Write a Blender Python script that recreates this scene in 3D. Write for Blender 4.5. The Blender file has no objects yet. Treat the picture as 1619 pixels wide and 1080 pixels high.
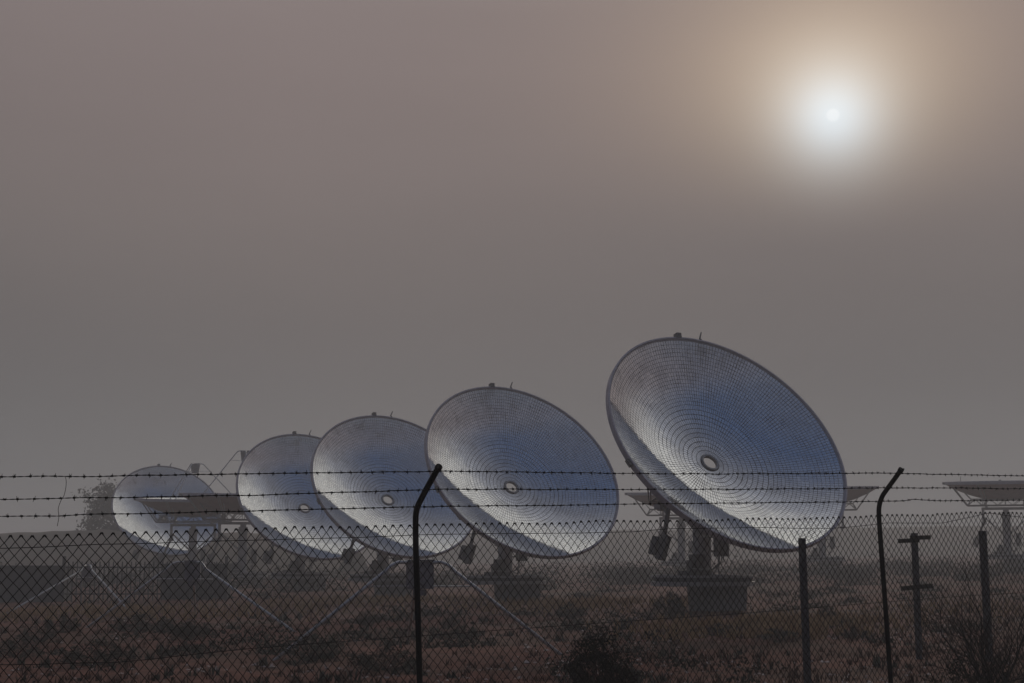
import bpy, bmesh, math, random
from mathutils import Vector, Matrix, noise
R = math.radians
rnd = random.Random(7)
scene = bpy.context.scene
COL = scene.collection

# ------------------------------------------------------------------ camera
EYE = 1.65
FPX = 2249.0                      # focal length in photo pixels (50 mm lens)
HORIZON = 880.0                   # photo row of the horizon
PITCH = math.atan((HORIZON - 540) / FPX)
cam_d = bpy.data.cameras.new('camera'); cam_d.lens = 50.0; cam_d.sensor_width = 36
cam_d.clip_start = 0.1; cam_d.clip_end = 3000
cam = bpy.data.objects.new('camera', cam_d); COL.objects.link(cam)
cam.location = (0, 0, EYE); cam.rotation_euler = (R(90) + PITCH, 0, 0)
scene.camera = cam

def ray(px, py):
    x = (px - 809.5) / FPX; u = (540 - py) / FPX
    c, s = math.cos(PITCH), math.sin(PITCH)
    return Vector((x, c - u * s, s + u * c))
def at(px, py, Y):
    d = ray(px, py); return Vector((0, 0, EYE)) + d * (Y / d.y)

# ------------------------------------------------------------------ sun and sky
SUN = ray(1317, 182).normalized()
SUN_EL = math.asin(SUN.z); SUN_AZ = math.atan2(SUN.x, SUN.y)
sun_d = bpy.data.lights.new('sun', 'SUN'); sun_d.energy = 0.5; sun_d.angle = R(10); sun_d.color = (1.0, 0.9, 0.78)
sun = bpy.data.objects.new('sun', sun_d); COL.objects.link(sun)
sun.rotation_euler = SUN.to_track_quat('Z', 'Y').to_euler(); sun.location = (20, 60, 40)

world = bpy.data.worlds.new('World'); scene.world = world; world.use_nodes = True
wt = world.node_tree; wn = wt.nodes; wl = wt.links; wn.clear()
def W(kind, **kw):
    n = wn.new(kind)
    for k, v in kw.items(): setattr(n, k, v)
    return n
def feed(tree, sock, v):
    if isinstance(v, (int, float)): sock.default_value = v
    elif isinstance(v, tuple):
        sock.default_value = v if len(v) == len(sock.default_value) else v + (1.0,)
    else: tree.links.new(v, sock)
def wm(op, a, b=0.0, c=0.0, clamp=False):
    n = W('ShaderNodeMath', operation=op, use_clamp=clamp)
    for i, v in enumerate((a, b, c)): feed(wt, n.inputs[i], v)
    return n.outputs[0]
def wramp(fac, pts, smooth=False):
    n = W('ShaderNodeValToRGB'); e = n.color_ramp.elements
    while len(e) < len(pts): e.new(0.5)
    for i, (p, c) in enumerate(pts): e[i].position = p; e[i].color = (*c, 1)
    n.color_ramp.interpolation = 'B_SPLINE' if smooth else 'LINEAR'
    feed(wt, n.inputs[0], fac); return n.outputs[0]
def wmix(f, a, b, blend='MIX'):
    n = W('ShaderNodeMix', data_type='RGBA', blend_type=blend, clamp_factor=False)
    feed(wt, n.inputs[0], f); feed(wt, n.inputs[6], a); feed(wt, n.inputs[7], b)
    return n.outputs[2]
tc = W('ShaderNodeTexCoord')
nrm = W('ShaderNodeVectorMath', operation='NORMALIZE'); wl.new(tc.outputs['Generated'], nrm.inputs[0])
sep = W('ShaderNodeSeparateXYZ'); wl.new(nrm.outputs[0], sep.inputs[0])
dt = W('ShaderNodeVectorMath', operation='DOT_PRODUCT'); wl.new(nrm.outputs[0], dt.inputs[0]); dt.inputs[1].default_value = SUN
ang = wm('MULTIPLY', wm('ARCCOSINE', wm('MINIMUM', dt.outputs['Value'], 0.9999999)), 180 / math.pi)   # degrees from the sun
elev = wm('MULTIPLY', wm('ARCSINE', sep.outputs[2]), 180 / math.pi)
efac = wm('DIVIDE', elev, 90.0, clamp=True)
# fog bank near the horizon: brightness by elevation
fog = wramp(efac, [(0.0, (.176, .170, .168)), (0.03, (.182, .176, .175)), (0.08, (.144, .132, .131)), (0.125, (.172, .150, .144)), (0.17, (.205, .172, .165)),
                   (0.24, (.235, .192, .187)), (0.33, (.27, .235, .225)), (1.0, (.27, .26, .26))], True)
away = wramp(wm('DIVIDE', ang, 180.0), [(0.0, (1.0, 1.0, 1.0)), (0.12, (1.03, 1.02, 1.02)), (0.17, (.96, .96, .965)), (0.25, (.80, .82, .84)),
                                      (0.40, (.66, .70, .78)), (0.55, (.34, .40, .54)), (1.0, (.36, .46, .66))])
fogc = wmix(1.0, fog, away, 'MULTIPLY')
# thinner air above the bank: bright round the sun, clear blue overhead and behind
upper = wramp(wm('DIVIDE', ang, 180.0), [(0.0, (.95, .90, .80)), (0.12, (.78, .74, .67)), (0.20, (.66, .645, .60)), (0.26, (.56, .55, .525)), (0.325, (.29, .30, .335)),
                                       (0.385, (.145, .155, .190)), (0.45, (.070, .092, .150)), (0.52, (.034, .062, .132)), (0.67, (.055, .068, .108)), (1.0, (.07, .08, .11))])
sky = W('ShaderNodeTexSky', sky_type='NISHITA', sun_disc=False, sun_elevation=SUN_EL, sun_rotation=SUN_AZ, air_density=1.0, dust_density=1.0)
back = W('ShaderNodeMapRange', interpolation_type='SMOOTHSTEP'); wl.new(ang, back.inputs[0]); back.inputs[1].default_value = 50; back.inputs[2].default_value = 100
skyc = wmix(1.0, wmix(1.0, sky.outputs[0], (.008, .008, .008), 'MULTIPLY'), back.outputs[0], 'MULTIPLY')
lift = W('ShaderNodeMapRange', interpolation_type='SMOOTHSTEP'); wl.new(elev, lift.inputs[0]); lift.inputs[1].default_value = 21.5; lift.inputs[2].default_value = 34
mapn = W('ShaderNodeMapping'); wl.new(nrm.outputs[0], mapn.inputs[0]); mapn.inputs['Scale'].default_value = (1.0, 1.0, 4.5)
cl = W('ShaderNodeTexNoise'); wl.new(mapn.outputs[0], cl.inputs['Vector']); cl.inputs['Scale'].default_value = 2.6; cl.inputs['Detail'].default_value = 4; cl.inputs['Roughness'].default_value = .5
uneven = wm('ADD', .935, wm('MULTIPLY', cl.outputs[0], .13))
cu = W('ShaderNodeCombineXYZ'); [wl.new(uneven, cu.inputs[i]) for i in range(3)]
base = wmix(1.0, wmix(1.0, wmix(lift.outputs[0], fogc, upper), cu.outputs[0], 'MULTIPLY'), skyc, 'ADD')
# aureole of the veiled sun, thinned by the bank below it
thin = W('ShaderNodeMapRange', interpolation_type='SMOOTHSTEP'); wl.new(elev, thin.inputs[0]); thin.inputs[1].default_value = 11.5; thin.inputs[2].default_value = 20.5
def gauss(sig, veil=False):
    v = wm('EXPONENT', wm('MULTIPLY', wm('POWER', wm('DIVIDE', ang, sig), 2.0), -1.0))
    return wm('MULTIPLY', v, thin.outputs[0]) if veil else v
g = base
for colr, sig, veil in (((.07, .15, .23), 1.25, False), ((.27, .34, .385), 2.15, False), ((.23, .21, .155), 3.7, True), ((.185, .128, .066), 6.5, True), ((.055, .035, .02), 12.0, True)):
    g = wmix(1.0, g, wmix(1.0, colr, gauss(sig, veil), 'MULTIPLY'), 'ADD')
disc = wm('MULTIPLY', wm('SUBTRACT', 0.285, ang), 12.0, clamp=True)
g = wmix(1.0, g, wmix(1.0, (.08, .07, .06), disc, 'MULTIPLY'), 'ADD')
bg = W('ShaderNodeBackground'); wl.new(g, bg.inputs[0]); bg.inputs[1].default_value = 1.0
wo = W('ShaderNodeOutputWorld'); wl.new(bg.outputs[0], wo.inputs[0])

scene.view_settings.view_transform = 'Standard'; scene.view_settings.look = 'None'
scene.view_settings.exposure = 0.0; scene.view_settings.gamma = 1.0
scene.render.engine = 'CYCLES'
scene.cycles.volume_bounces = 3; scene.cycles.max_bounces = 10; scene.cycles.use_denoising = True
scene.cycles.glossy_bounces = 4; scene.cycles.diffuse_bounces = 3

# ------------------------------------------------------------------ material helpers
class Mat:
    def __init__(s, name, rough=0.8, metal=0.0, spec=0.5):
        s.m = bpy.data.materials.new(name); s.m.use_nodes = True; s.t = s.m.node_tree
        s.b = s.t.nodes['Principled BSDF']; s.b.inputs['Roughness'].default_value = rough
        s.b.inputs['Metallic'].default_value = metal
        s.b.inputs['Specular IOR Level'].default_value = spec
        s._tc = None
    def n(s, kind, **kw):
        x = s.t.nodes.new(kind)
        for k, v in kw.items(): setattr(x, k, v)
        return x
    def co(s, out='Object'):
        if not s._tc: s._tc = s.n('ShaderNodeTexCoord')
        return s._tc.outputs[out]
    def math(s, op, a, b=0.0, c=0.0, clamp=False):
        x = s.n('ShaderNodeMath', operation=op, use_clamp=clamp)
        for i, v in enumerate((a, b, c)): feed(s.t, x.inputs[i], v)
        return x.outputs[0]
    def noise(s, scale, detail=4, rough=.6, vec=None):
        x = s.n('ShaderNodeTexNoise'); x.inputs['Scale'].default_value = scale; x.inputs['Detail'].default_value = detail
        x.inputs['Roughness'].default_value = rough; s.t.links.new(vec or s.co(), x.inputs['Vector']); return x.outputs[0]
    def ramp(s, fac, pts):
        x = s.n('ShaderNodeValToRGB'); e = x.color_ramp.elements
        while len(e) < len(pts): e.new(0.5)
        for i, (p, c) in enumerate(pts): e[i].position = p; e[i].color = ((c, c, c, 1) if isinstance(c, float) else (*c, 1))
        feed(s.t, x.inputs[0], fac); return x.outputs[0]
    def mix(s, f, a, b, blend='MIX'):
        x = s.n('ShaderNodeMix', data_type='RGBA', blend_type=blend)
        feed(s.t, x.inputs[0], f); feed(s.t, x.inputs[6], a); feed(s.t, x.inputs[7], b); return x.outputs[2]
    def color(s, v): feed(s.t, s.b.inputs['Base Color'], v)
    def bump(s, h, strength=.4, dist=.02):
        x = s.n('ShaderNodeBump'); x.inputs['Strength'].default_value = strength; x.inputs['Distance'].default_value = dist
        s.t.links.new(h, x.inputs['Height']); s.t.links.new(x.outputs[0], s.b.inputs['Normal'])
def speckled(name, c1, c2, scale=6, rough=.8, metal=0.0, bump=.3, dist=.01, spec=.4):
    m = Mat(name, rough, metal, spec); nz = m.noise(scale, 6, .65)
    m.color(m.ramp(nz, [(.3, c1), (.7, c2)])); m.bump(m.noise(scale * 5, 4), bump, dist); return m.m

M = {}
M['galv'] = speckled('galvanised_steel', (.17, .17, .18), (.30, .30, .31), 5, .45, .6)
M['column'] = speckled('column_paint', (.22, .215, .225), (.34, .33, .34), 3, .6, .2)
M['rim'] = speckled('rim_metal', (.27, .25, .30), (.42, .395, .45), 4, .55, .3)
M['shell'] = speckled('shell_backing', (.20, .070, .052), (.30, .115, .088), 2.5, .85)
M['concrete'] = speckled('concrete', (.12, .124, .135), (.23, .23, .232), 4, .95, 0, .6, .02)
M['box'] = speckled('cabinet_paint', (.055, .052, .055), (.10, .095, .095), 5, .6)
M['palebox'] = speckled('pale_cabinet', (.20, .195, .20), (.30, .29, .295), 5, .55)
M['galvdark'] = speckled('dull_galvanised', (.20, .20, .21), (.32, .32, .33), 6, .6, .3)
M['deck'] = speckled('deck_plate', (.06, .06, .063), (.12, .118, .12), 6, .85, spec=.2)
M['cable'] = speckled('cable_rubber', (.02, .02, .02), (.04, .04, .04), 5, .6)
M['blackpost'] = speckled('black_coated_tube', (.005, .005, .0055), (.014, .013, .013), 14, .7, spec=.12)
M['wire'] = speckled('wire_steel', (.006, .0055, .0055), (.014, .012, .011), 20, .8, spec=.08)
M['weatherpost'] = speckled('weathered_profile', (.014, .014, .017), (.095, .095, .11), 38, .85, 0, .8, .01, spec=.2)
M['tube'] = speckled('frame_tube', (.34, .34, .35), (.55, .55, .56), 12, .5, .4)
M['receiver'] = speckled('receiver_casing', (.09, .085, .10), (.20, .19, .215), 9, .6, .2)
M['bark'] = speckled('bark', (.05, .04, .032), (.10, .08, .065), 12, .95)
M['twig'] = speckled('dark_twigs', (.010, .006, .006), (.028, .015, .013), 8, .9)
M['picket'] = speckled('picket_metal', (.03, .03, .032), (.06, .058, .06), 6, .7)
M['darkwall'] = speckled('dark_wall', (.05, .05, .054), (.09, .088, .09), 2.5, .95, 0, .5, .02)
M['palewall'] = speckled('pale_ground', (.2, .18, .17), (.3, .28, .27), 2.5, .95)

def leafmat(name, c1, c2):
    m = Mat(name, .8, 0, .2); nz = m.noise(1.7, 3); nz2 = m.noise(11, 2)
    a = m.ramp(nz2, [(.3, c1), (.7, c2)]); m.color(m.mix(nz, a, tuple(v * .6 for v in c1))); return m.m
M['shrubleaf'] = leafmat('shrub_leaves', (.016, .014, .009), (.060, .050, .032))
M['grayleaf'] = leafmat('grey_green_leaves', (.03, .031, .022), (.10, .098, .072))
M['darkleaf'] = leafmat('dark_leaves', (.005, .005, .004), (.018, .018, .011))
M['treeleaf'] = leafmat('tree_leaves', (.04, .042, .028), (.075, .075, .05))
M['drygrass'] = leafmat('dry_grass_blades', (.36, .21, .09), (.52, .33, .15))
M['browngrass'] = leafmat('brown_weeds', (.070, .024, .014), (.17, .068, .038))
M['stone'] = speckled('pale_stones', (.16, .11, .10), (.55, .46, .43), 3, .85)

def mirror_mat():
    m = Mat('mirror_tiles', .13, 1.0)
    s = m.n('ShaderNodeSeparateXYZ'); m.t.links.new(m.co(), s.inputs[0]); X, Y = s.outputs[0], s.outputs[1]
    r = m.math('SQRT', m.math('ADD', m.math('MULTIPLY', X, X), m.math('MULTIPLY', Y, Y)))
    th = m.math('ADD', m.math('ARCTAN2', Y, X), math.pi)
    ringw = 0.104
    inner = m.math('LESS_THAN', r, 1.898)
    rr = m.math('ADD', m.math('MULTIPLY', inner, m.math('DIVIDE', r, .146)), m.math('MULTIPLY', m.math('SUBTRACT', 1.0, inner), m.math('ADD', 13.0, m.math('DIVIDE', m.math('SUBTRACT', r, 1.898), ringw)))); ri = m.math('FLOOR', rr); rf = m.math('FRACT', rr)
    # sectors: 64, 112, 176, 240 by ring groups
    ns = m.math('ADD', 60.0, m.math('ADD', m.math('MULTIPLY', m.math('GREATER_THAN', ri, 5.5), 52.0),
         m.math('ADD', m.math('MULTIPLY', m.math('GREATER_THAN', ri, 11.5), 64.0), m.math('MULTIPLY', m.math('GREATER_THAN', ri, 21.5), 56.0))))
    wob = m.math('MULTIPLY', m.math('SUBTRACT', m.noise(1.1, 2), .5), .012)
    tt = m.math('MULTIPLY', m.math('DIVIDE', m.math('ADD', th, wob), 2 * math.pi), ns); ti = m.math('FLOOR', tt); tf = m.math('FRACT', tt)
    dr = m.math('MULTIPLY', m.math('MINIMUM', rf, m.math('SUBTRACT', 1.0, rf)), ringw)
    cell = m.math('DIVIDE', m.math('MULTIPLY', r, 2 * math.pi), ns)
    dth = m.math('MULTIPLY', m.math('MINIMUM', tf, m.math('SUBTRACT', 1.0, tf)), cell)
    jn = m.noise(2.2, 5, .7)                               # joints wider where worn
    jw = m.math('ADD', .0042, m.math('MULTIPLY', m.math('POWER', jn, 3.0), .020))
    jr = m.math('LESS_THAN', dr, m.math('MULTIPLY', jw, m.math('ADD', .72, m.math('MULTIPLY', inner, .22)))); jt = m.math('LESS_THAN', dth, m.math('MULTIPLY', jw, 1.0))
    joint = m.math('MAXIMUM', jr, jt)
    cid = m.n('ShaderNodeCombineXYZ'); m.t.links.new(ri, cid.inputs[0]); m.t.links.new(ti, cid.inputs[1])
    oi = m.n('ShaderNodeObjectInfo'); m.t.links.new(m.math('MULTIPLY', oi.outputs['Random'], 50.0), cid.inputs[2])
    wn_ = m.n('ShaderNodeTexWhiteNoise', noise_dimensions='3D'); m.t.links.new(cid.outputs[0], wn_.inputs[0])
    # grime: brown streaks towards the rim, fine stains
    oo = m.n('ShaderNodeVectorMath', operation='ADD'); m.t.links.new(m.co(), oo.inputs[0]); m.t.links.new(m.math('MULTIPLY', oi.outputs['Random'], 40.0), oo.inputs[1])
    grime = m.noise(1.3, 7, .72, oo.outputs[0])
    up_ = m.n('ShaderNodeMapRange', interpolation_type='SMOOTHSTEP'); m.t.links.new(m.math('SUBTRACT', Y, m.math('MULTIPLY', X, .35)), up_.inputs[0]); up_.inputs[1].default_value = 1.2; up_.inputs[2].default_value = 3.6
    edge = m.math('ADD', m.math('MULTIPLY', m.math('POWER', m.math('DIVIDE', r, 3.75), 4.0), .35), m.math('MULTIPLY', up_.outputs[0], .8))
    gr = m.math('MULTIPLY', m.ramp(grime, [(.50, 0.0), (.75, 1.0)]), m.math('ADD', .10, m.math('MULTIPLY', edge, .6)), clamp=True)
    tile = m.ramp(wn_.outputs['Value'], [(0, (.74, .75, .78)), (.85, (.85, .86, .88)), (1, (.92, .92, .92))])
    c = m.mix(gr, tile, (.30, .25, .22)); c = m.mix(joint, c, (.035, .032, .034)); m.color(c)
    m.t.links.new(m.math('ADD', .06, m.math('ADD', m.math('MULTIPLY', gr, .25), m.math('MULTIPLY', joint, .5))), m.b.inputs['Roughness'])
    m.t.links.new(m.math('SUBTRACT', 1.0, m.math('ADD', .06, m.math('MULTIPLY', m.math('MAXIMUM', joint, gr), .7))), m.b.inputs['Metallic'])
    # every facet leans its own small way
    geo = m.n('ShaderNodeNewGeometry')
    v1 = m.n('ShaderNodeVectorMath', operation='SUBTRACT'); m.t.links.new(wn_.outputs['Color'], v1.inputs[0]); v1.inputs[1].default_value = (.5, .5, .5)
    v2 = m.n('ShaderNodeVectorMath', operation='SCALE'); m.t.links.new(v1.outputs[0], v2.inputs[0]); v2.inputs['Scale'].default_value = .009
    v3 = m.n('ShaderNodeVectorMath', operation='ADD'); m.t.links.new(geo.outputs['Normal'], v3.inputs[0]); m.t.links.new(v2.outputs[0], v3.inputs[1])
    v4 = m.n('ShaderNodeVectorMath', operation='NORMALIZE'); m.t.links.new(v3.outputs[0], v4.inputs[0])
    m.t.links.new(v4.outputs[0], m.b.inputs['Normal'])
    return m.m
M['mirror'] = mirror_mat()

def ground_mat():
    m = Mat('red_soil', .95, 0, .2)
    a = m.noise(.22, 5, .6); b = m.noise(2.5, 7, .7); c = m.noise(18, 4, .7)
    soil = m.ramp(b, [(.3, (.042, .012, .007)), (.55, (.135, .040, .024)), (.75, (.22, .082, .052))])
    veg = m.ramp(c, [(.3, (.020, .009, .005)), (.7, (.085, .036, .020))])
    k = m.ramp(a, [(.46, 0.0), (.62, .85)])
    col = m.mix(k, soil, veg)
    st = m.n('ShaderNodeTexVoronoi'); st.inputs['Scale'].default_value = 9; m.t.links.new(m.co(), st.inputs['Vector'])
    sm = m.math('MULTIPLY', m.math('LESS_THAN', st.outputs['Distance'], .16), m.ramp(m.noise(.9, 3), [(.5, 0.0), (.6, 1.0)]))
    col = m.mix(sm, col, (.22, .18, .16)); m.color(col)
    m.bump(m.math('ADD', m.math('MULTIPLY', b, 1.0), m.math('MULTIPLY', c, .4)), .9, .08)
    return m.m
M['ground'] = ground_mat()
def hill_mat():
    m = Mat('scrub_hillside', .95, 0, .2); a = m.noise(.08, 6, .7)
    m.color(m.ramp(a, [(.35, (.075, .060, .045)), (.65, (.16, .115, .09))])); return m.m
M['hill'] = hill_mat()

# ------------------------------------------------------------------ mesh helpers
class MB:
    def __init__(s): s.v = []; s.f = []
    def quadbox(s, c, size, rot=None, taper=None):
        hx, hy, hz = (v / 2 for v in size); c = Vector(c); b = len(s.v)
        for k, (x, y, z) in enumerate(((-1,-1,-1),(1,-1,-1),(1,1,-1),(-1,1,-1),(-1,-1,1),(1,-1,1),(1,1,1),(-1,1,1))):
            t = (taper if (taper and z < 0) else 1.0)
            p = Vector((x * hx * t, y * hy * t, z * hz))
            if rot is not None: p = rot @ p
            s.v.append(p + c)
        for q in ((0,3,2,1),(4,5,6,7),(0,1,5,4),(1,2,6,5),(2,3,7,6),(3,0,4,7)): s.f.append([b + i for i in q])
        return s
    def tube(s, pts, r, n=6, cap=True, closed=False):
        pts = [Vector(p) for p in pts]; m = len(pts); b = len(s.v)
        rs = r if isinstance(r, (list, tuple)) else [r] * m
        up = None
        for i, p in enumerate(pts):
            if closed: d = pts[(i + 1) % m] - pts[i - 1]
            else: d = pts[min(i + 1, m - 1)] - pts[max(i - 1, 0)]
            d = d.normalized() if d.length > 1e-9 else Vector((0, 0, 1))
            if up is None:
                up = Vector((0, 0, 1)) if abs(d.z) < .9 else Vector((1, 0, 0))
            a = d.cross(up)
            if a.length < 1e-4: a = d.orthogonal()
            a.normalize(); c = a.cross(d); up = c
            for k in range(n):
                t = 2 * math.pi * k / n; s.v.append(p + a * (math.cos(t) * rs[i]) + c * (math.sin(t) * rs[i]))
        for i in range(m if closed else m - 1):
            j = (i + 1) % m
            for k in range(n):
                l = (k + 1) % n; s.f.append([b + i * n + k, b + i * n + l, b + j * n + l, b + j * n + k])
        if cap and not closed:
            s.f.append([b + k for k in reversed(range(n))]); s.f.append([b + (m - 1) * n + k for k in range(n)])
        return s
    def lathe(s, prof, n=64, c=(0, 0, 0), close=False):
        b = len(s.v); c = Vector(c)
        for (r, z) in prof:
            for k in range(n):
                t = 2 * math.pi * k / n; s.v.append(c + Vector((r * math.cos(t), r * math.sin(t), z)))
        L = len(prof)
        for i in range(L if close else L - 1):
            j = (i + 1) % L
            for k in range(n):
                l = (k + 1) % n; s.f.append([b + i * n + k, b + i * n + l, b + j * n + l, b + j * n + k])
        return s
    def cyl(s, c, r, h, n=24, r2=None):
        b = len(s.v); s.lathe([(r, 0), (r if r2 is None else r2, h)], n, c)
        s.f.append([b + k for k in reversed(range(n))]); s.f.append([b + n + k for k in range(n)]); return s
    def leaf(s, p, d, w, l):
        d = d.normalized(); a = d.orthogonal().normalized(); a = Matrix.Rotation(rnd.random() * 6.28, 3, d) @ a
        b = len(s.v); s.v += [p - d * l * .5, p + a * w * .5, p + d * l * .5, p - a * w * .5]; s.f.append([b, b + 1, b + 2, b + 3]); return s
    def build(s, name, mat, parent=None, smooth=False, loc=None):
        me = bpy.data.meshes.new(name); me.from_pydata([tuple(v) for v in s.v], [], s.f); me.update()
        if smooth:
            for p in me.polygons: p.use_smooth = True
        me.materials.append(M[mat] if isinstance(mat, str) else mat)
        o = bpy.data.objects.new(name, me); COL.objects.link(o)
        if parent is not None: o.parent = parent
        if loc is not None: o.location = loc
        return o
def smooth_by_angle(o, deg=35):
    me = o.data
    for p in me.polygons: p.use_smooth = True
    bm = bmesh.new(); bm.from_mesh(me)
    for e in bm.edges:
        if len(e.link_faces) == 2 and e.calc_face_angle(0) > R(deg): e.smooth = False
    bm.to_mesh(me); bm.free()
def empty(name, loc=(0, 0, 0), rz=0.0):
    o = bpy.data.objects.new(name, None); COL.objects.link(o); o.location = loc; o.rotation_euler = (0, 0, rz); o.empty_display_size = .3; return o
def tag(o, label=None, cat=None, group=None, kind=None):
    if label: o['label'] = label
    if cat: o['category'] = cat
    if group: o['group'] = group
    if kind: o['kind'] = kind
    return o
def copy_tree(o, parent=None, skip=()):
    c = o.copy(); COL.objects.link(c); c.parent = parent
    for ch in o.children:
        if ch.name.split('.')[0] not in skip: copy_tree(ch, c, skip)
    return c

# ------------------------------------------------------------------ ground
def gz(x, y):
    z = .018 * max(x, 0) if x > 0 else .004 * x
    z += .10 * noise.noise(Vector((x * .11, y * .11, 0))) + .045 * noise.noise(Vector((x * .5, y * .5, 3))) if y > 1 else 0
    z += .05 * noise.noise(Vector((x * 1.7, y * 1.7, 5)))
    if y > 60: z += .004 * (y - 60)
    return z
def build_ground():
    ys = [-45, -30, -20, -12, -6, -2]; y = 0.0
    while y < 640: ys.append(y); y += .12 + max(0, y - 6) * .016
    us = [-1 + 2 * i / 260 for i in range(261)]
    mb = MB()
    for y in ys:
        hw = 40 + .62 * max(y, 0)
        for u in us:
            x = hw * (.35 * u + .65 * u * u * u) ; mb.v.append(Vector((x, y, gz(x, y))))
    n = len(us)
    for i in range(len(ys) - 1):
        for j in range(n - 1): mb.f.append([i * n + j, i * n + j + 1, (i + 1) * n + j + 1, (i + 1) * n + j])
    o = mb.build('ground', 'ground', smooth=True); tag(o, kind='structure')
build_ground()
def ridge(name, mat, pts, Y, depth, seed):
    """a low earth ridge: pts = (photo x, photo y) of its crest at distance Y"""
    mb = MB(); n = 160; rows = [(-depth, 0), (-depth * .55, .55), (-depth * .2, .92), (0, 1.0), (depth * .4, .8), (depth, 0)]
    xs = [pts[0][0] + (pts[-1][0] - pts[0][0]) * i / n for i in range(n + 1)]
    for (dy, k) in rows:
        for i, px in enumerate(xs):
            for a, b in zip(pts, pts[1:]):
                if a[0] <= px <= b[0] + 1e-6: py = a[1] + (b[1] - a[1]) * (px - a[0]) / max(b[0] - a[0], 1e-6); break
            P = at(px, py, Y); q = P.copy(); q.y += dy
            base = gz(q.x, q.y) - .3
            h = P.z + .22 * noise.noise(Vector((P.x * .07, seed, 0))) + .22 * noise.noise(Vector((P.x * .5, seed, 1)))
            q.z = base + (h - base) * k + (.15 * noise.noise(Vector((q.x * .3, q.y * .3, seed))) if 0 < k < 1 else 0)
            mb.v.append(q)
    for i in range(len(rows) - 1):
        for j in range(n): a = i * (n + 1) + j; mb.f.append([a, a + 1, a + n + 2, a + n + 1])
    o = mb.build(name, mat, smooth=True); tag(o, kind='structure'); return o
ridge('embankment', 'hill', [(-300, 850), (0, 844), (60, 840), (140, 836), (260, 838), (420, 846), (560, 868)], 124, 16, 3)
ridge('hills', 'hill', [(-900, 850), (0, 848), (500, 848), (900, 840), (1300, 834), (1600, 832), (2400, 838)], 250, 40, 9)

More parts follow.
